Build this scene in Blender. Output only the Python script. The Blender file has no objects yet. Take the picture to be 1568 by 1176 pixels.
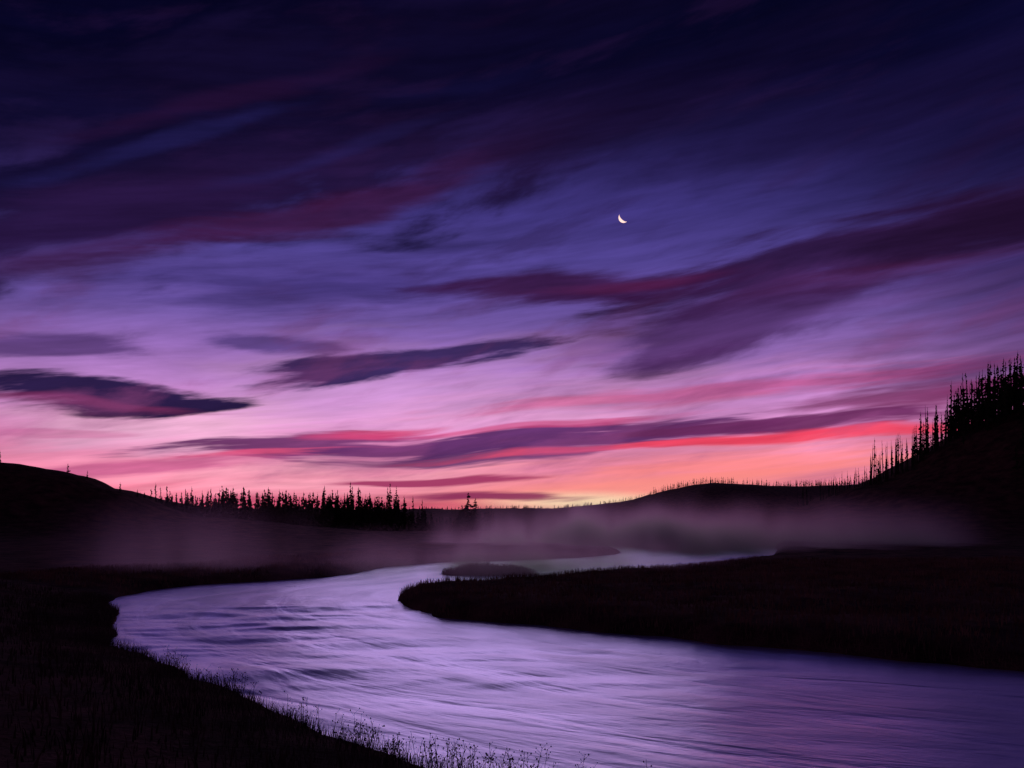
import bpy, math, random
import numpy as np
from mathutils import Vector
random.seed(7); rng=np.random.default_rng(7)
scene=bpy.context.scene
F=1306.67   # plate scale of the 30 mm lens

# ------------------------------------------------------------------ helpers
def lin(c):
    c=c/255.0
    return c/12.92 if c<=0.04045 else ((c+0.055)/1.055)**2.4
def S(r,g,b): return (lin(r),lin(g),lin(b),1.0)
def vnoise(x,y,seed=0):
    xi=np.floor(x).astype(np.int64); yi=np.floor(y).astype(np.int64)
    fx=x-xi; fy=y-yi; fx=fx*fx*(3-2*fx); fy=fy*fy*(3-2*fy)
    def h(a,b):
        n=(a*374761393+b*668265263+seed*1442695041)&0x7fffffff
        n=((n^(n>>13))*1274126177)&0x7fffffff
        return ((n^(n>>16))&0xffff)/65535.0
    return (h(xi,yi)*(1-fx)+h(xi+1,yi)*fx)*(1-fy)+(h(xi,yi+1)*(1-fx)+h(xi+1,yi+1)*fx)*fy
def fbm(x,y,seed=0,o=4):
    s=0;a=.5;t=0
    for i in range(o):
        s=s+a*vnoise(x*2**i,y*2**i,seed+i); t+=a; a*=.5
    return s/t-.5
def catmull(P,n,closed=True):
    P=np.array(P,float); N=len(P); out=[]
    rg=range(N) if closed else range(N-1)
    for i in rg:
        if closed: p0,p1,p2,p3=P[i-1],P[i],P[(i+1)%N],P[(i+2)%N]
        else: p0,p1,p2,p3=P[max(i-1,0)],P[i],P[i+1],P[min(i+2,N-1)]
        for k in range(n):
            t=k/n
            out.append(.5*((2*p1)+(-p0+p2)*t+(2*p0-5*p1+4*p2-p3)*t*t+(-p0+3*p1-3*p2+p3)*t**3))
    if not closed: out.append(P[-1])
    return np.array(out)
def make_mesh(name,verts,faces,mat=None,smooth=False,parent=None):
    me=bpy.data.meshes.new(name)
    me.from_pydata([tuple(v) for v in verts] if not isinstance(verts,np.ndarray) else verts.tolist(),[],
                   faces if not isinstance(faces,np.ndarray) else faces.tolist())
    ob=bpy.data.objects.new(name,me); scene.collection.objects.link(ob)
    if mat: me.materials.append(mat)
    if smooth: me.polygons.foreach_set('use_smooth',[True]*len(me.polygons))
    me.update()
    if parent: ob.parent=parent
    return ob

# ------------------------------------------------------------------ terrain
near_bank=[(60,-4),(40,3),(20,7),(8,10.3),(3,11.9),(0.4,12.9),(-1.75,14.0),(-3.5,16.1),(-5.4,18.4),(-7.8,21.4),(-10.2,24.5),
 (-12.9,27.8),(-15.1,32.4),(-17.6,38.5),(-20.6,43.5),(-21.1,49.0),(-20.2,53.9),(-17.1,57.8),(-13.6,62),(-12.2,67),(-11.6,74.5),
 (-9,81.5),(-5.6,87),(1.1,90),(8.9,99),(13.7,110),(14,123),(8,137),(-.5,152),(-4,161),(0,169),(16,179),(35,177),(46,166),(50,152)]
pen=[(44,142),(36,116),(28,94),(19.5,78),(13.3,68),(5.1,60.5),(0.6,54.5),(-3.2,50),(-5.4,48.3),(-6.1,45.2),(-4.9,40.2),(-2.87,36),
 (0,33.7),(2.8,31.5),(4.97,30),(6.83,28.3),(9.4,26.3),(11.6,24.5),(13.7,22.9),(16.4,21.1),(30,16),(60,10)]
poly=catmull(near_bank+pen,6)
dd=np.roll(poly,-1,0)-np.roll(poly,1,0); nn=np.stack([dd[:,1],-dd[:,0]],1)/np.maximum(1e-6,np.linalg.norm(dd,axis=1))[:,None]
poly=poly+nn*(fbm(np.arange(len(poly))*.37,np.zeros(len(poly)),3)[:,None]*.8)

def river_sd(x,y):
    sh=x.shape; x=x.ravel(); y=y.ravel()
    out=np.full(x.shape,60.0)
    m=(np.abs(x)<120)&(y>-60)&(y<260); px=x[m]; py=y[m]
    d2=np.full(px.shape,1e9); ins=np.zeros(px.shape,bool)
    A=poly; B=np.roll(poly,-1,0)
    for (ax,ay),(bx,by) in zip(A,B):
        ex,ey=bx-ax,by-ay; L=ex*ex+ey*ey+1e-12
        t=np.clip(((px-ax)*ex+(py-ay)*ey)/L,0,1)
        q=(px-ax-t*ex)**2+(py-ay-t*ey)**2
        np.minimum(d2,q,out=d2)
        if ay!=by:
            c=((ay>py)!=(by>py))&(px<(bx-ax)*(py-ay)/(by-ay)+ax); ins^=c
    d=np.sqrt(d2); d[ins]*=-1
    out[m]=np.minimum(d,60); return out.reshape(sh)

ridges=[
 (np.array([(-260,225,34),(-200,222,26),(-149,220,20.5),(-132,220,19.2),(-122,220,17.5),(-110,220,15.8),(-105,220,13.3),(-98,220,11.2),(-92,220,8.4),(-81,220,5)]),34),
 (np.array([(-900,700,70),(-500,700,48),(-366,700,36),(-323,700,31),(-297,700,22.8),(-259,700,15.8),(-152,700,14.5),(-45,700,14.5),(-18,700,15.5),(35,700,15.5),
   (62,700,18),(89,700,21),(116,700,27),(142,700,33.5),(161,700,36),(180,700,35.6),(223,700,33),(271,700,34.5),(298,700,37),(383,700,47),(490,700,57),(900,700,90)]),170),
 (np.array([(78,232,8),(85.5,230,10.5),(90.8,230,13.2),(97.9,230,15),(105,230,18.4),(112,230,22.7),(119,230,27),(126,230,30.8),(133,230,33.6),(138,230,35.7),
   (161,228,44.5),(196,225,53),(249,215,60),(330,190,66)]),52)]
def hills(x,y):
    H=np.zeros(x.shape)
    for P,w in ridges:
        best=np.full(x.shape,1e12); z=np.zeros(x.shape)
        for a,b in zip(P[:-1],P[1:]):
            e=b[:2]-a[:2]; L=(e**2).sum()
            t=np.clip(((x-a[0])*e[0]+(y-a[1])*e[1])/L,0,1)
            q=(x-a[0]-t*e[0])**2+(y-a[1]-t*e[1])**2
            k=q<best; best=np.where(k,q,best); z=np.where(k,a[2]+t*(b[2]-a[2]),z)
        H=np.maximum(H,(z-.9)*np.exp(-best/(w*w)))
    return H
def ground_z(x,y,sd=None):
    if sd is None: sd=river_sd(x,y)
    n1=fbm(x*.25,y*.25,11); n2=fbm(x*1.7,y*1.7,17,3); n3=fbm(x*.04,y*.04,23,3)
    s=np.maximum(sd,0)
    hn=.20*(1-np.exp(-s/.25))+2.9*(1-np.exp(-.05*s))+n1*.25*np.minimum(s/2,1)+n2*.10*np.minimum(s,1)
    hf=.6*(1-np.exp(-s/.45))+.35*(1-np.exp(-s/20))+n1*.45*np.minimum(s/2,1)+n2*.16*np.minimum(s,1)
    ymid=np.interp(x,[-60,-21,-12,-2,5,16,30,60],[46,46,38,26,22,18,13,4])
    k=np.clip((ymid+6-y)/10,0,1); k=k*k*(3-2*k)
    land=hf*(1-k)+hn*k
    hl=hills(x,y)
    land=land+hl+n3*np.clip(hl/8,0,1)*3.0*np.minimum(1,hl/20+.2)+n1*np.clip(hl/15,0,1)*.5
    wat=-1.0*(1-np.exp(np.minimum(sd,0)/1.2))
    h=np.where(sd>0,land,wat)
    for cx,cy,rx,ry,hh in ((-1.8,66,4.2,2.2,.5),):
        r2=((x-cx)/rx)**2+((y-cy)/ry)**2
        h=np.maximum(h,hh*1.15-hh*1.3*r2+n2*.35)
    return h

def seg(*parts):
    out=[]
    for a,b,st in parts: out+=list(np.arange(a,b,st))
    return out
yp=seg((-60,8,2),(8,60,.3),(60,180,.9),(180,330,2.2),(330,1100,14),(1100,5001,130))
xp=seg((0,24,.3),(24,60,.7),(60,170,1.8),(170,600,8),(600,4001,100))
xs=np.array([-v for v in xp[:0:-1]]+xp); ys=np.array(yp)
X,Y=np.meshgrid(xs,ys); SD=river_sd(X,Y); Z=ground_z(X,Y,SD)
nx,ny=len(xs),len(ys)
idx=np.arange(nx*ny).reshape(ny,nx)
faces=np.stack([idx[:-1,:-1].ravel(),idx[:-1,1:].ravel(),idx[1:,1:].ravel(),idx[1:,:-1].ravel()],1)
V=np.stack([X.ravel(),Y.ravel(),Z.ravel()],1)

def new_mat(name):
    m=bpy.data.materials.new(name); m.use_nodes=True; nt=m.node_tree; nt.nodes.clear()
    return m,nt,nt.nodes.new('ShaderNodeOutputMaterial')
gm,nt,out=new_mat('meadow_soil'); N=nt.nodes; Lk=nt.links
b=N.new('ShaderNodeBsdfPrincipled'); b.inputs['Roughness'].default_value=.95; b.inputs['Specular IOR Level'].default_value=.1
tc=N.new('ShaderNodeTexCoord'); n=N.new('ShaderNodeTexNoise'); n.inputs['Scale'].default_value=.35; n.inputs['Detail'].default_value=8; n.inputs['Roughness'].default_value=.7
cr=N.new('ShaderNodeValToRGB'); e=cr.color_ramp.elements
e[0].position=.38; e[0].color=(.035,.024,.02,1); e[1].position=.66; e[1].color=(.23,.12,.09,1)
n2=N.new('ShaderNodeTexNoise'); n2.inputs['Scale'].default_value=9; n2.inputs['Detail'].default_value=5
bp=N.new('ShaderNodeBump'); bp.inputs['Strength'].default_value=.8; bp.inputs['Distance'].default_value=.15
Lk.new(tc.outputs['Object'],n.inputs['Vector']); Lk.new(tc.outputs['Object'],n2.inputs['Vector'])
Lk.new(n.outputs['Fac'],cr.inputs['Fac']); Lk.new(cr.outputs['Color'],b.inputs['Base Color'])
Lk.new(n2.outputs['Fac'],bp.inputs['Height']); Lk.new(bp.outputs['Normal'],b.inputs['Normal']); Lk.new(b.outputs[0],out.inputs[0])
ground=make_mesh('ground',V,faces,gm,True)

# ------------------------------------------------------------------ river (surface with stream-following coordinates)
center=catmull([(62,4),(40,9),(20,14),(9,18),(2,22),(-5,28),(-10,35),(-12.5,43),(-11.5,51),(-7.5,58),(-4.5,66),(0,75),(10,85),(20,97),(26,115),(30,140),(20,166),(-2,165)],12,False)
wx=np.array(seg((-26,24,.2),(24,62.1,.7))); wy=np.array(seg((-6,10,1),(10,60,.2),(60,100,.6),(100,186,1.5)))
WX,WY=np.meshgrid(wx,wy); wsd=river_sd(WX,WY)
best=np.full(WX.shape,1e12); sS=np.zeros(WX.shape); tT=np.zeros(WX.shape); acc=0
for a,bb in zip(center[:-1],center[1:]):
    ee=bb-a; L=np.hypot(*ee); t=np.clip(((WX-a[0])*ee[0]+(WY-a[1])*ee[1])/(L*L),0,1)
    qx=WX-a[0]-t*ee[0]; qy=WY-a[1]-t*ee[1]; q=qx*qx+qy*qy; k=q<best
    sg=np.sign(ee[0]*qy-ee[1]*qx)
    best=np.where(k,q,best); sS=np.where(k,acc+t*L,sS); tT=np.where(k,sg*np.sqrt(q),tT); acc+=L
wi=np.arange(WX.size).reshape(WX.shape)
wf=np.stack([wi[:-1,:-1].ravel(),wi[:-1,1:].ravel(),wi[1:,1:].ravel(),wi[1:,:-1].ravel()],1)
keep=(np.minimum.reduce([wsd.ravel()[wf[:,i]] for i in range(4)])<1.0); wf=wf[keep]
# long swells everywhere, standing waves where the current piles against the outer bend
rap=np.exp(-((WX+10.5)/6.5)**2-((WY-33)/10)**2)+.6*np.exp(-((WX+1)/8)**2-((WY-23)/5)**2)
wz=.05*fbm(WX*.35,WY*.35,31,3)+.34*rap*fbm(WX*.20+.10*WY,WY*.50-.08*WX,57,3)+.09*rap*fbm(WX*.6,WY*1.6,91,2)
wm,nt,out=new_mat('river_water'); N=nt.nodes; Lk=nt.links
at=N.new('ShaderNodeAttribute'); at.attribute_name='flow'
mp=N.new('ShaderNodeMapping'); mp.inputs['Scale'].default_value=(.14,.5,1)
na=N.new('ShaderNodeTexNoise'); na.inputs['Scale'].default_value=1; na.inputs['Detail'].default_value=4; na.inputs['Roughness'].default_value=.5; na.inputs['Distortion'].default_value=1.2
Lk.new(at.outputs['Vector'],mp.inputs['Vector']); Lk.new(mp.outputs[0],na.inputs['Vector'])
nb=N.new('ShaderNodeTexNoise'); nb.inputs['Scale'].default_value=1.6; nb.inputs['Detail'].default_value=5; nb.inputs['Roughness'].default_value=.6
mpb=N.new('ShaderNodeMapping'); mpb.inputs['Scale'].default_value=(.5,1.2,1); Lk.new(at.outputs['Vector'],mpb.inputs['Vector']); Lk.new(mpb.outputs[0],nb.inputs['Vector'])
ad=N.new('ShaderNodeMath'); ad.operation='MULTIPLY_ADD'; ad.inputs[1].default_value=.34
Lk.new(nb.outputs['Fac'],ad.inputs[0]); Lk.new(na.outputs['Fac'],ad.inputs[2])
bp=N.new('ShaderNodeBump'); bp.inputs['Strength'].default_value=.5; bp.inputs['Distance'].default_value=.21
Lk.new(ad.outputs[0],bp.inputs['Height'])
gl=N.new('ShaderNodeBsdfGlossy'); gl.distribution='MULTI_GGX'; gl.inputs['Roughness'].default_value=.35; gl.inputs['Color'].default_value=(1.02,1.18,1.38,1)  # tint above full reflectance: extra brightness and blue put into the reflection colour
Lk.new(bp.outputs['Normal'],gl.inputs['Normal'])
df=N.new('ShaderNodeBsdfDiffuse'); df.inputs['Color'].default_value=(.75,.82,.98,1)
mr=N.new('ShaderNodeMapRange'); mr.inputs['From Min'].default_value=.4; mr.inputs['From Max'].default_value=.65; mr.inputs['To Min'].default_value=.0; mr.inputs['To Max'].default_value=.3
Lk.new(na.outputs['Fac'],mr.inputs['Value'])
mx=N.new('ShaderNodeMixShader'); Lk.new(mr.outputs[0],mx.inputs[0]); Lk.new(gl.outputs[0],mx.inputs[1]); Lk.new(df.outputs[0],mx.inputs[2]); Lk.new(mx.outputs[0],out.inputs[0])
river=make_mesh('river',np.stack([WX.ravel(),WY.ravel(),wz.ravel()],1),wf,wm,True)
fa=river.data.attributes.new('flow','FLOAT_VECTOR','POINT')
fa.data.foreach_set('vector',np.stack([sS.ravel(),tT.ravel(),np.zeros(WX.size)],1).ravel().astype(np.float32))

# ------------------------------------------------------------------ foliage materials
def leafmat(name,c0,c1,scale=.8):
    m,nt,out=new_mat(name); N=nt.nodes; Lk=nt.links
    b=N.new('ShaderNodeBsdfPrincipled'); b.inputs['Roughness'].default_value=.85; b.inputs['Specular IOR Level'].default_value=.08
    tc=N.new('ShaderNodeTexCoord'); n=N.new('ShaderNodeTexNoise'); n.inputs['Scale'].default_value=scale; n.inputs['Detail'].default_value=4
    cr=N.new('ShaderNodeValToRGB'); cr.color_ramp.elements[0].color=(*c0,1); cr.color_ramp.elements[1].color=(*c1,1)
    cr.color_ramp.elements[0].position=.35; cr.color_ramp.elements[1].position=.65
    Lk.new(tc.outputs['Object'],n.inputs['Vector']); Lk.new(n.outputs['Fac'],cr.inputs['Fac']); Lk.new(cr.outputs[0],b.inputs['Base Color']); Lk.new(b.outputs[0],out.inputs[0]); return m
needle=leafmat('pine_needles',(.018,.03,.016),(.05,.07,.035))
grassm=leafmat('dry_grass',(.08,.048,.035),(.27,.15,.11),.6); bankm=leafmat('dark_bank_grass',(.03,.022,.016),(.10,.06,.05),.6); reedm=leafmat('weed_stalks',(.015,.012,.01),(.04,.03,.02),2)  # near bank gets a darker set of browns than the dry grass

# ------------------------------------------------------------------ trees
def conifer(x,y,z,H,W,dens=1.0,detail=14,lean=0.0,bare=.12,V=None,Fc=None):
    """tapered trunk + boughs scattered up the stem, ragged and drooping"""
    b0=len(V); R=H*.012+.04
    lx=random.uniform(-1,1)*lean*H; ly=random.uniform(-1,1)*lean*H
    for k,(t,r) in enumerate(((-.05,1.2),(.35,.8),(.75,.4),(1,.08))):
        for i in range(5):
            a=i*2*math.pi/5; V.append((x+lx*t+math.cos(a)*R*r,y+ly*t+math.sin(a)*R*r,z+H*t))
    for k in range(3):
        for i in range(5):
            Fc.append((b0+k*5+i,b0+k*5+(i+1)%5,b0+k*5+5+(i+1)%5,b0+k*5+5+i))
    nb=int(detail*6*dens); side=random.uniform(0,6.28); ph=random.uniform(0,9); gap=random.uniform(.2,.8)
    for w in range(nb):
        t=bare+(1-bare)*(random.random()**1.05)*.98
        if dens<.75 and abs(t-gap)<.05: continue
        a=random.uniform(0,2*math.pi)
        env=(1-t)**.75*(.8+.3*math.sin(t*17+ph)+.25*math.cos(a-side))
        if t<bare+.12: env*=.6
        r=(W*env+.05*W)*random.uniform(.5,1.2)
        zz=z+H*t; cx=x+lx*t; cy=y+ly*t; th=H/detail*random.uniform(.3,.8)*(1.15-t*.6)
        dx,dy=math.cos(a),math.sin(a); px,py=-dy,dx; ww=r*.26
        b=len(V); drop=r*random.uniform(.05,.5)
        V += [(cx,cy,zz+th*.4),(cx+dx*r*.55+px*ww,cy+dy*r*.55+py*ww,zz-drop*.5),(cx+dx*r,cy+dy*r,zz-drop+r*.08),
              (cx+dx*r*.55-px*ww,cy+dy*r*.55-py*ww,zz-drop*.5),(cx+dx*r*.5,cy+dy*r*.5,zz-drop*.5-th*1.0),(cx,cy,zz-th*.5)]
        Fc += [(b,b+1,b+2,b+3),(b,b+2,b+4,b+5)]
def zat(x,y): return float(ground_z(np.array([float(x)]),np.array([float(y)]))[0])
def zats(P): P=np.array(P,float); return ground_z(P[:,0],P[:,1])
def forest(name,specs,mat=needle):
    V=[];Fc=[]; zs=zats([(s[0],s[1]) for s in specs])
    for s,z in zip(specs,zs): conifer(s[0],s[1],z-.2,s[2],s[3],s[4],s[5],s[6],s[7],V,Fc)
    return make_mesh(name,V,Fc,mat)
def clump(x,sd): return float(fbm(np.array([x*.09]),np.array([sd*1.0]),sd,3)[0])
sp=[]
for i in range(400):
    x=random.uniform(-129,-39); y=random.uniform(290,328)
    h=(11.6+10*clump(x,5))*random.uniform(.65,1.1)
    sp.append((x,y,h,h*.2,1,10,.012,.04))
for i in range(46):
    x=random.uniform(-128,-40); y=random.uniform(288,305); h=random.uniform(12.5,16); sp.append((x,y,h,h*.14,.95,13,.015,.1))
for i in range(150):
    x=random.uniform(-40,-6); y=random.uniform(290,330); h=random.uniform(3.5,8.2)*(1 if x<-28 or x>-20 else .75); sp.append((x,y,h,h*.24,1,8,.01,.03))
for i in range(90):
    x=random.uniform(-150,-118); y=random.uniform(280,330); h=random.uniform(5,9.5); sp.append((x,y,h,h*.2,.95,9,.01,.05))
forest('distant_tree_line',sp)
def tree(x,y,h,w,dens=.85,detail=20,bare=.1,lean=.01):
    V=[];Fc=[]; conifer(0,0,0,h,w,dens,detail,lean,bare,V,Fc); o=make_mesh('pine_tree',V,Fc,needle); o.location=(x,y,zat(x,y)-.2)
for a in [(-124.5,298,17,1.9),(-120.5,298,16,2.1),(-56.5,298,17.6,2.3),(-54,301,15.4,2.3),(-42.6,298,17,2.4),(-40.6,300,16,2.1),
          (-66,298,15,2.2),(-48,300,12.5,2),(-34.5,298,12.8,1.3),(-31.5,299,11.6,1.4),(-85,298,14,2),(-106,298,14.8,1.8),
          (-15.2,296,13.6,4.2),(-12.7,298,12,3.8),(-17.5,297,9.5,3.2)]:
    tree(*a,dens=.98)
for a in [(-132,220,3.2,.6),(-114.5,220,2.8,.8),(-109.5,220,2.2,.5),(-101,220,2.6,.7),(-97,221,2.2,.7)]: tree(*a,detail=12)
sp=[]
def hx(px): return (px-784)/F*230
for i in range(58):
    px=random.uniform(1392,1475); sp.append((hx(px),230+random.uniform(-5,3),random.uniform(5,13.5),random.uniform(.6,1.4),random.uniform(.3,.75),13,.04,.22))
for i in range(105):
    px=random.uniform(1465,1610); sp.append((hx(px),230+random.uniform(-8,5),random.uniform(7,16),random.uniform(1.2,2.3),random.uniform(.55,1),13,.03,.15))
for i in range(40):
    px=random.uniform(1610,2000); sp.append((hx(px),228+random.uniform(-7,4),random.uniform(8,14),1.8,.8,12,.02,.12))
for i in range(40):
    px=random.uniform(1322,1402); sp.append((hx(px),230+random.uniform(-4,2),random.uniform(3.5,11.5),random.uniform(.4,.9),random.uniform(.2,.55),12,.05,.3))
for i in range(60):
    px=random.uniform(1225,1338); sp.append((hx(px),231+random.uniform(-3,2),random.uniform(1.6,6.0),.45,.45,8,.05,.3))
for i in range(110):
    x=random.uniform(112,190); y=random.uniform(150,224); sp.append((x,y,random.uniform(6,11),1.6,.8,10,.02,.12))
forest('hillside_pine_forest',sp)
for px,h,w_,d_ in ((1337,12.6,.9,.4),(1357,10.4,.7,.3),(1374,11.2,.9,.35),(1389,7,.8,.3),(1408,13,1.3,.55),(1419,11.5,1.2,.6),(1432,11.8,1.2,.5),(1466,13.5,1.6,.7),(1508,13,1.8,.8),(1533,15.5,2,.85)):
    tree(hx(px),229.5,h,w_,d_,18,.22,.025)
sp=[]
for i in range(520):
    px=random.uniform(930,1345); x=(px-784)/F*700; h=random.uniform(2.2,6.4)*(.6 if px<1000 else 1)
    sp.append((x,700+random.uniform(-8,8),h,h*.14,.7,5,.03,.15))
for i in range(260):
    px=random.uniform(420,930); x=(px-784)/F*700; h=random.uniform(1.2,3.4)
    sp.append((x,700+random.uniform(-8,8),h,h*.35,.8,4,.02,.1))
forest('ridge_tree_line',sp)

# ------------------------------------------------------------------ grass
def blades(name,P,h0,h1,w,mat,lean=.35):
    n=len(P); z=ground_z(P[:,0],P[:,1]); h=rng.uniform(h0,h1,n)*(.45+1.1*(fbm(P[:,0]*.9,P[:,1]*.9,41)+.5))
    a=rng.uniform(0,math.tau,n); b=rng.uniform(0,math.tau,n); ln=rng.uniform(.05,lean,n)*h
    wd=rng.uniform(.6,1.3,n)*w; cx,cy=np.cos(a)*wd/2,np.sin(a)*wd/2; lx,ly=np.cos(b)*ln,np.sin(b)*ln
    z=z-.03
    v=np.stack([np.stack([P[:,0]-cx,P[:,1]-cy,z],1),np.stack([P[:,0]+cx,P[:,1]+cy,z],1),
      np.stack([P[:,0]+cx*.7+lx*.35,P[:,1]+cy*.7+ly*.35,z+h*.6],1),np.stack([P[:,0]-cx*.7+lx*.35,P[:,1]-cy*.7+ly*.35,z+h*.6],1),
      np.stack([P[:,0]+lx,P[:,1]+ly,z+h],1)],1).reshape(-1,3)
    k=np.arange(n)*5
    f=[(i,i+1,i+2,i+3) for i in k.tolist()]+[(i+3,i+2,i+4) for i in k.tolist()]
    return make_mesh(name,v,f,mat)
def scatter(n,x0,x1,y0,y1,dmin,dmax,cond=None,power=1):
    x=rng.uniform(x0,x1,n); y=rng.uniform(y0,y1,n); sd=river_sd(x,y)
    k=(sd>dmin)&(sd<dmax); 
    if cond is not None: k&=cond(x,y,sd)
    return np.stack([x[k],y[k]],1)
nearc=lambda x,y,sd: (y<np.interp(x,[-60,-21,-12,-2,5,16,30,60],[46,46,38,26,22,18,13,4]))
pen_c=lambda x,y,sd: ~nearc(x,y,sd)
P1=scatter(260000,-22,5,9,44,.0,3.0,lambda x,y,sd: nearc(x,y,sd)&(rng.random(len(x))<np.exp(-sd*.5)))
P2=scatter(260000,-12,30,20,85,.0,2.0,lambda x,y,sd:pen_c(x,y,sd)&(rng.random(len(x))<np.exp(-sd*.9)))
P3=scatter(60000,-6,45,22,75,1.0,40,pen_c)
P4=scatter(60000,-45,-8,44,95,.0,12,pen_c)
P5=scatter(30000,-34,-2,4,44,2.0,14,nearc)
blades('bank_grass',P1,.08,.36,.010,bankm,.7)
blades('shore_grass',P2,.15,.42,.022,grassm,.5)
blades('meadow_grass',np.concatenate([P3,P4]),.12,.36,.045,grassm)
blades('meadow_grass',P5,.12,.36,.03,bankm)
a=rng.uniform(0,math.tau,4000); r=np.sqrt(rng.random(4000))*.92
blades('island_grass',np.stack([-1.8+np.cos(a)*r*4.0,66+np.sin(a)*r*2.1],1),.05,.5,.03,grassm)
Pw=scatter(9000,-9,2.2,11,24,.05,1.4,nearc); Pw=Pw[rng.permutation(len(Pw))]
Pw=Pw[fbm(Pw[:,0]*.8,Pw[:,1]*.8,77)>.02][:170]
V=[];Fc=[]
for (x,y),z in zip(Pw,zats(Pw)):
    h=random.uniform(.2,.55); lx=random.uniform(-.12,.12); ly=random.uniform(-.12,.12); w=.004
    def stick(p,q,w):
        b=len(V); V.extend([(p[0]-w,p[1],p[2]),(p[0]+w,p[1],p[2]),(q[0]+w*.6,q[1],q[2]),(q[0]-w*.6,q[1],q[2]),(p[0],p[1]-w,p[2]),(p[0],p[1]+w,p[2]),(q[0],q[1]+w*.6,q[2]),(q[0],q[1]-w*.6,q[2])])
        Fc.extend([(b,b+1,b+2,b+3),(b+4,b+5,b+6,b+7)])
    top=(x+lx,y+ly,z+h); stick((x,y,z-.03),top,w)
    for j in range(random.randint(3,8)):
        t=random.uniform(.45,1); p=(x+lx*t,y+ly*t,z+h*t); a=random.uniform(0,6.28); L=random.uniform(.03,.10)
        q=(p[0]+math.cos(a)*L,p[1]+math.sin(a)*L,p[2]+random.uniform(.02,.09)); stick(p,q,.003)
        s=random.uniform(.006,.016); b=len(V)
        V.extend([(q[0],q[1],q[2]+s*1.5),(q[0]+s,q[1],q[2]),(q[0],q[1]+s,q[2]),(q[0]-s,q[1],q[2]),(q[0],q[1]-s,q[2]),(q[0],q[1],q[2]-s)])
        for u in range(4): Fc.extend([(b,b+1+u,b+1+(u+1)%4),(b+5,b+1+(u+1)%4,b+1+u)])
make_mesh('seed_head_weeds',V,Fc,reedm)

# ------------------------------------------------------------------ mist
def mist(name,loc,size,dens,scale=(.05,.05,.12),thr=.45,fall=3.0,base=.1,seed=0):
    bpy.ops.mesh.primitive_cube_add(size=1,location=loc); o=bpy.context.object; o.name=name; o.scale=size
    m,nt,out=new_mat(name+'_vapour'); N=nt.nodes; Lk=nt.links
    vs=N.new('ShaderNodeVolumeScatter'); vs.inputs['Color'].default_value=(.98,.74,1,1); vs.inputs['Anisotropy'].default_value=.74
    g=N.new('ShaderNodeNewGeometry'); mp=N.new('ShaderNodeMapping'); mp.inputs['Scale'].default_value=scale; mp.inputs['Location'].default_value=(seed,seed,0)
    n=N.new('ShaderNodeTexNoise'); n.inputs['Scale'].default_value=1; n.inputs['Detail'].default_value=2
    Lk.new(g.outputs['Position'],mp.inputs['Vector']); Lk.new(mp.outputs[0],n.inputs['Vector'])
    tc=N.new('ShaderNodeTexCoord'); sx=N.new('ShaderNodeSeparateXYZ'); Lk.new(tc.outputs['Object'],sx.inputs[0])
    def mth(op,a,b=None):
        q=N.new('ShaderNodeMath'); q.operation=op
        for i,v in enumerate((a,b)):
            if v is None: continue
            if isinstance(v,(int,float)): q.inputs[i].default_value=v
            else: Lk.new(v,q.inputs[i])
        return q.outputs[0]
    mr=N.new('ShaderNodeMapRange'); mr.interpolation_type='SMOOTHSTEP'; mr.inputs['From Min'].default_value=thr-.06; mr.inputs['From Max'].default_value=thr+.24; mr.inputs['To Min'].default_value=base
    Lk.new(n.outputs['Fac'],mr.inputs['Value'])
    # round, soft-sided patch instead of a box
    rr=mth('SQRT',mth('ADD',mth('POWER',sx.outputs['X'],2.0),mth('POWER',sx.outputs['Y'],2.0)))
    r=N.new('ShaderNodeMapRange'); r.interpolation_type='SMOOTHSTEP'; r.inputs['From Min'].default_value=.5; r.inputs['From Max'].default_value=.05; Lk.new(rr,r.inputs['Value'])
    hz=N.new('ShaderNodeMapRange'); hz.inputs['From Min'].default_value=.5; hz.inputs['From Max'].default_value=-.5; Lk.new(sx.outputs['Z'],hz.inputs['Value'])
    cur=mth('POWER',hz.outputs[0],fall)
    cur=mth('MULTIPLY',mth('MULTIPLY',mth('MULTIPLY',cur,r.outputs[0]),mr.outputs[0]),dens)
    Lk.new(cur,vs.inputs['Density']); Lk.new(vs.outputs[0],out.inputs['Volume']); o.data.materials.append(m)
# vapour over the upper reach, curling off the bend, and rising at the outer bank
mist('river_mist',(28,136,5.2),(92,88,10.4),.95,(.15,.03,.045),.46,3.8,.08)
mist('river_mist',(0,70,2.2),(38,34,4.2),.36,(.22,.07,.07),.43,2.4,.14,3.1)
mist('river_mist',(-23,62,3.2),(22,20,6.2),.16,(.30,.09,.04),.42,1.7,.05,7.7)

# ------------------------------------------------------------------ moon
d=2500; bpy.ops.mesh.primitive_uv_sphere_add(segments=48,ring_count=32,radius=15,location=(171/F*d,d,4+467/F*d)); moon=bpy.context.object; moon.name='moon'
bpy.ops.object.shade_smooth()
m,nt,out=new_mat('sunlit_moon'); N=nt.nodes; Lk=nt.links
g=N.new('ShaderNodeNewGeometry'); dt=N.new('ShaderNodeVectorMath'); dt.operation='DOT_PRODUCT'; dt.inputs[1].default_value=Vector((-.50,.66,-.46)).normalized()
Lk.new(g.outputs['Normal'],dt.inputs[0])
mr=N.new('ShaderNodeMapRange'); mr.inputs['From Min'].default_value=0.0; mr.inputs['From Max'].default_value=.15; Lk.new(dt.outputs['Value'],mr.inputs['Value'])
ib=N.new('ShaderNodeMath'); ib.operation='SUBTRACT'; ib.inputs[0].default_value=1; Lk.new(g.outputs['Backfacing'],ib.inputs[1])
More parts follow.
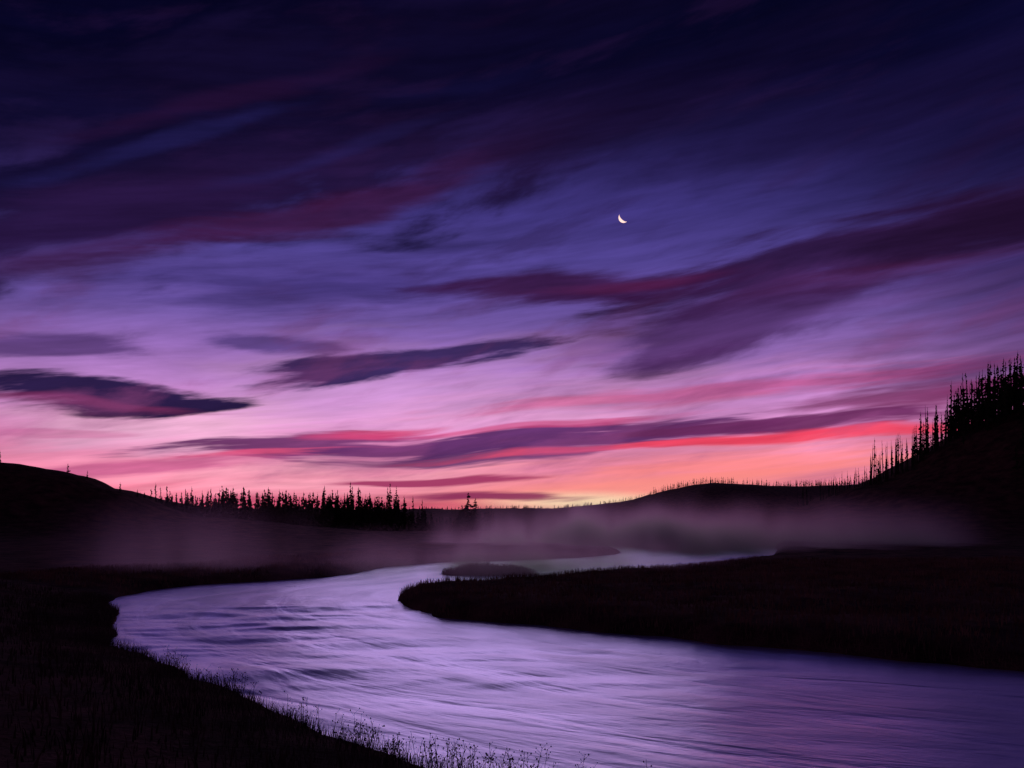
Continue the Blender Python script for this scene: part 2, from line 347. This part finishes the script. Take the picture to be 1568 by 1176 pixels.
ml=N.new('ShaderNodeMath'); ml.operation='MULTIPLY'; Lk.new(ib.outputs[0],ml.inputs[0]); Lk.new(mr.outputs[0],ml.inputs[1])
em=N.new('ShaderNodeEmission'); em.inputs['Color'].default_value=(1,.66,.58,1); em.inputs['Strength'].default_value=1.3
tr=N.new('ShaderNodeBsdfTransparent'); mx=N.new('ShaderNodeMixShader'); Lk.new(ml.outputs[0],mx.inputs[0]); Lk.new(tr.outputs[0],mx.inputs[1]); Lk.new(em.outputs[0],mx.inputs[2]); Lk.new(mx.outputs[0],out.inputs[0])
moon.data.materials.append(m)

# ------------------------------------------------------------------ sky
w=bpy.data.worlds.new('World'); scene.world=w; w.use_nodes=True; nt=w.node_tree; nt.nodes.clear(); N=nt.nodes; Lk=nt.links
wo=N.new('ShaderNodeOutputWorld'); bg=N.new('ShaderNodeBackground'); Lk.new(bg.outputs[0],wo.inputs[0])
def M(op,a,b=None,c=None):
    n=N.new('ShaderNodeMath'); n.operation=op
    for i,v in enumerate((a,b,c)):
        if v is None: continue
        if isinstance(v,(int,float)): n.inputs[i].default_value=v
        else: Lk.new(v,n.inputs[i])
    return n.outputs[0]
def MR(v,a,b,c,d,smooth=True):
    n=N.new('ShaderNodeMapRange'); n.interpolation_type='SMOOTHSTEP' if smooth else 'LINEAR'
    for k,q in zip(('From Min','From Max','To Min','To Max'),(a,b,c,d)): n.inputs[k].default_value=q
    Lk.new(v,n.inputs['Value']); return n.outputs[0]
tc=N.new('ShaderNodeTexCoord'); sx=N.new('ShaderNodeSeparateXYZ'); Lk.new(tc.outputs['Generated'],sx.inputs[0])
az=M('ARCTAN2',sx.outputs['X'],sx.outputs['Y']); el=M('ARCSINE',sx.outputs['Z'])
cb=N.new('ShaderNodeCombineXYZ'); Lk.new(az,cb.inputs[0]); Lk.new(el,cb.inputs[1]); P0=cb.outputs[0]
def noise(vec,scale,rot,detail,rough,loc=(0,0,0),dist=0):
    mp=N.new('ShaderNodeMapping'); mp.vector_type='POINT'
    r=N.new('ShaderNodeVectorRotate'); r.rotation_type='Z_AXIS'; r.inputs['Angle'].default_value=-rot; Lk.new(vec,r.inputs['Vector'])
    mp.inputs['Scale'].default_value=(scale[0],scale[1],1); mp.inputs['Location'].default_value=loc; Lk.new(r.outputs[0],mp.inputs['Vector'])
    n=N.new('ShaderNodeTexNoise'); n.noise_dimensions='2D'; n.inputs['Scale'].default_value=1; n.inputs['Detail'].default_value=detail; n.inputs['Roughness'].default_value=rough
    n.inputs['Distortion'].default_value=dist
    Lk.new(mp.outputs[0],n.inputs['Vector']); return n
def vm(op,a,b):
    n=N.new('ShaderNodeVectorMath'); n.operation=op
    for i,v in enumerate((a,b)):
        if isinstance(v,tuple): n.inputs[i].default_value=v
        else: Lk.new(v,n.inputs[i])
    return n.outputs[0]
def mixc(f,A,c):
    mx=N.new('ShaderNodeMix'); mx.data_type='RGBA'; Lk.new(f,mx.inputs['Factor'])
    if isinstance(A,tuple): mx.inputs['A'].default_value=A
    else: Lk.new(A,mx.inputs['A'])
    if isinstance(c,tuple): mx.inputs['B'].default_value=c
    else: Lk.new(c,mx.inputs['B'])
    return mx.outputs['Result']
w1=noise(P0,(3,8),math.radians(8),1.5,.5,(3,5,0))
off=vm('MULTIPLY',vm('SUBTRACT',w1.outputs['Color'],(.5,.5,.5)),(.09,.032,0))
P=vm('ADD',P0,off)
n1=noise(P,(3.6,32),math.radians(7),6,.57,(1,2,0)).outputs['Fac']
n2=noise(P,(5,80),math.radians(4),4,.55,(9,4,0)).outputs['Fac']
n3=noise(P,(4.5,19),math.radians(15),6,.58,(5,8,0)).outputs['Fac']
rad1=M('MULTIPLY',M('SUBTRACT',n1,.5),2.4); rad2=M('MULTIPLY',M('SUBTRACT',n2,.5),2.0); rad3=M('MULTIPLY',M('SUBTRACT',n3,.5),2.4)
cr=N.new('ShaderNodeValToRGB'); ramp=cr.color_ramp
stops=[(0,(205,75,108)),(.02,(230,98,125)),(.05,(234,132,160)),(.085,(224,138,180)),(.12,(204,136,194)),(.155,(174,122,188)),(.19,(142,102,174)),
 (.226,(112,86,160)),(.262,(90,72,148)),(.297,(76,63,136)),(.345,(62,52,122)),(.398,(44,36,94)),(.462,(18,16,60)),(.521,(7,7,38)),(.58,(3,3,26))]
while len(ramp.elements)<len(stops): ramp.elements.new(.5)
for e_,(p,c) in zip(ramp.elements,stops): e_.position=p/.6; e_.color=S(*c)
Lk.new(M('DIVIDE',el,.6),cr.inputs['Fac']); col=cr.outputs['Color']
def azel(px,py):
    a=math.atan((px-784)/F); return a,math.atan((800-py)/math.hypot(F,px-784))
def streak(cx,cy,L,T,tilt,s,c,soft=(1.35,.2),kind=1):
    """one cloud bank: an elongated patch in azimuth/elevation with wispy edges"""
    global col
    t=math.radians(tilt); a,e_=azel(cx,cy)
    a2,e2=azel(cx+L*math.cos(t),cy-L*math.sin(t)); a1,e1=azel(cx-L*math.cos(t),cy+L*math.sin(t))
    LL=math.hypot(a2-a1,e2-e1)/2; rt=math.atan2(e2-e1,a2-a1); TT=T/F*math.cos(a)
    mp=N.new('ShaderNodeMapping'); mp.vector_type='TEXTURE'
    mp.inputs['Location'].default_value=(a,e_,0); mp.inputs['Rotation'].default_value=(0,0,rt); mp.inputs['Scale'].default_value=(LL,TT,1)
    Lk.new(P if kind else P0,mp.inputs['Vector'])
    ln=N.new('ShaderNodeVectorMath'); ln.operation='LENGTH'; Lk.new(mp.outputs[0],ln.inputs[0])
    r=ln.outputs['Value']
    if kind: r=M('ADD',r,{1:rad1,2:rad2,3:rad3}[kind])
    col=mixc(MR(r,soft[0],soft[1],0,s),col,S(*c))
wide=(1.5,0.0)
# luminous patches
streak(560,610,380,70,3,.6,(214,158,216),wide,1)
streak(280,655,240,50,-4,.85,(248,184,218),wide,1)
streak(480,735,360,32,1,.7,(248,168,188),wide,2)
streak(1000,590,330,26,6,.5,(208,138,200),wide,2)
streak(1120,705,330,34,4,.7,(250,136,142),wide,2)
streak(760,635,300,26,3,.6,(230,162,206),wide,2)
# dimming away from the dawn
streak(1620,470,300,260,0,.65,(48,26,78),wide,0)
streak(1560,180,480,200,8,.85,(9,7,40),wide,0)
streak(-60,420,260,160,0,.35,(52,44,110),wide,0)
streak(1520,640,260,50,4,.55,(140,48,90),wide,2)
# high dark bank with ragged gaps
streak(600,-20,1500,130,4,.9,(4,4,28),wide,0)
streak(300,60,1100,190,6,.9,(5,4,30),(1.25,.4),3)
streak(420,200,760,124,15,.95,(18,11,44),(1.35,.6),3)
streak(40,190,260,70,6,.85,(12,9,42),wide,0)
streak(200,330,440,66,14,.88,(38,20,62),(1.3,.4),3)
streak(560,308,430,26,17,.8,(62,22,62),(1.3,.3),1)
streak(180,385,200,16,8,.6,(66,28,78),wide,1)
streak(900,190,440,62,15,.85,(34,19,58),(1.3,.4),3)
streak(1280,190,420,60,14,.6,(26,17,58),wide,3)
streak(250,215,300,16,14,.7,(30,26,76),(1.2,.2),3)
streak(470,250,260,12,16,.6,(36,28,80),(1.2,.2),1)
streak(700,120,300,18,12,.6,(22,18,62),(1.2,.2),3)
streak(340,150,340,14,14,.5,(44,18,58),(1.2,.2),1)
streak(1100,70,720,110,8,.88,(5,5,32),wide,0)
# middle banks
streak(520,440,330,40,4,.65,(54,42,106),wide,1)
streak(300,470,200,14,-6,.4,(66,52,118),wide,1)
streak(1330,385,430,52,13,.92,(44,20,60),(1.25,.5),1)
streak(1540,345,260,60,12,.8,(30,13,42),wide,1)
streak(880,440,250,26,2,.92,(58,24,70),(1.25,.4),1)
streak(1130,490,300,44,13,.85,(68,36,88),(1.3,.4),3)
streak(1060,540,150,16,10,.8,(72,38,90),(1.3,.4),1)
streak(1330,470,200,12,14,.4,(120,84,160),wide,1)
streak(960,440,120,9,6,.4,(92,24,62),wide,2)
streak(1420,405,240,12,12,.4,(74,20,56),wide,2)
streak(1100,600,420,14,5,.6,(196,70,122),(1.4,.3),2)
streak(1400,605,260,18,7,.8,(112,40,88),(1.3,.4),2)
streak(1480,560,200,26,8,.65,(84,40,92),wide,1)
# lower banks
streak(585,560,215,22,6,1.0,(60,42,94),(1.15,.7),1)
streak(410,530,130,13,-4,.85,(80,58,120),(1.2,.5),1)
streak(80,530,170,22,-3,.8,(80,52,112),(1.2,.5),1)
streak(110,600,250,27,-3,1.0,(42,28,70),(1.15,.7),1)
streak(100,616,210,8,-3,.6,(124,46,92),(1.3,.5),2)
streak(450,682,220,16,4,.97,(108,50,104),(1.15,.7),2)
streak(450,694,200,6,4,.8,(220,82,124),(1.3,.5),2)
streak(560,664,110,8,5,.8,(206,66,112),(1.3,.5),2)
streak(860,674,370,20,4,.98,(94,46,104),(1.15,.7),2)
streak(760,697,260,11,3,.9,(90,48,104),(1.2,.6),2)
streak(900,688,300,6,4,.85,(226,78,112),(1.3,.5),2)
streak(800,655,260,5,4,.7,(196,70,120),(1.3,.5),2)
streak(1200,650,330,13,4,.95,(104,42,92),(1.2,.6),2)
streak(1240,664,330,8,4,.9,(232,66,92),(1.4,.4),2)
streak(230,718,190,11,3,.8,(190,84,134),(1.3,.5),2)
streak(60,660,120,8,-2,.5,(200,100,150),(1.3,.5),2)
streak(640,768,330,8,1,.7,(190,62,104),wide,2)
streak(330,775,320,10,0,.4,(205,82,116),wide,2)
# smaller ragged cloud scraps carried in the same wind, and fine wisps everywhere
lowc=mixc(MR(el,.10,.30,0,1),S(150,74,130),S(36,18,56))
col=mixc(MR(n3,.50,.72,0,.38),col,lowc)
fine=noise(P,(10,120),math.radians(7),3,.6,(2,2,0)).outputs['Fac']
wsp=M('MULTIPLY',M('MULTIPLY_ADD',M('SUBTRACT',n1,.5),1.0,1.0),M('MULTIPLY_ADD',M('SUBTRACT',fine,.5),.4,1.0))
col_=vm('SCALE',col,(0,0,0)); col_.node.inputs['Scale'].default_value=1; Lk.new(wsp,col_.node.inputs['Scale']); col=col_
# dawn glow at the ridge
streak(1130,722,330,20,4,.75,(255,138,132),wide,2)
streak(930,755,280,26,2,.75,(255,152,138),wide,0)
streak(890,768,140,14,0,1.0,(255,216,180),(1.5,.15),0)
streak(690,733,150,6,2,.95,(160,52,98),(1.3,.5),2)
streak(735,754,140,6,1,.95,(140,46,90),(1.3,.5),2)
fac=M('MULTIPLY',MR(M('ABSOLUTE',az),.6,1.8,1,.3),MR(el,-.03,0,.02,1,False))
col_=vm('SCALE',col,(0,0,0)); col_.node.inputs['Scale'].default_value=1; Lk.new(fac,col_.node.inputs['Scale']); col=col_
sky=N.new('ShaderNodeTexSky'); sky.sky_type='NISHITA'; sky.sun_disc=False; sky.sun_elevation=math.radians(-1.0); sky.sun_rotation=math.radians(3.5)
sk=vm('SCALE',sky.outputs[0],(0,0,0)); sk.node.inputs['Scale'].default_value=.0003
col=vm('ADD',col,sk)
Lk.new(col,bg.inputs['Color']); bg.inputs['Strength'].default_value=1.0

# added wide lamp above the ridge, dawn glow stand-in to brighten water and mist
sl=bpy.data.lights.new('dawn_glow_lamp','SUN'); sl.energy=.11; sl.angle=math.radians(28); sl.color=(.98,.6,1)
so=bpy.data.objects.new('dawn_glow_lamp',sl); scene.collection.objects.link(so)
dirv=Vector((math.sin(math.radians(-1)),math.cos(math.radians(-1)),math.tan(math.radians(7))))
so.rotation_euler=dirv.to_track_quat('Z','Y').to_euler()

# ------------------------------------------------------------------ camera
cam=bpy.data.cameras.new('camera'); cam.lens=30; cam.sensor_width=36; cam.clip_end=12000; cam.shift_y=212/1568
co=bpy.data.objects.new('camera',cam); co.location=(0,0,4); co.rotation_euler=(math.radians(90),0,0); scene.collection.objects.link(co); scene.camera=co
scene.view_settings.view_transform='Standard'; scene.view_settings.look='None'; scene.view_settings.exposure=0
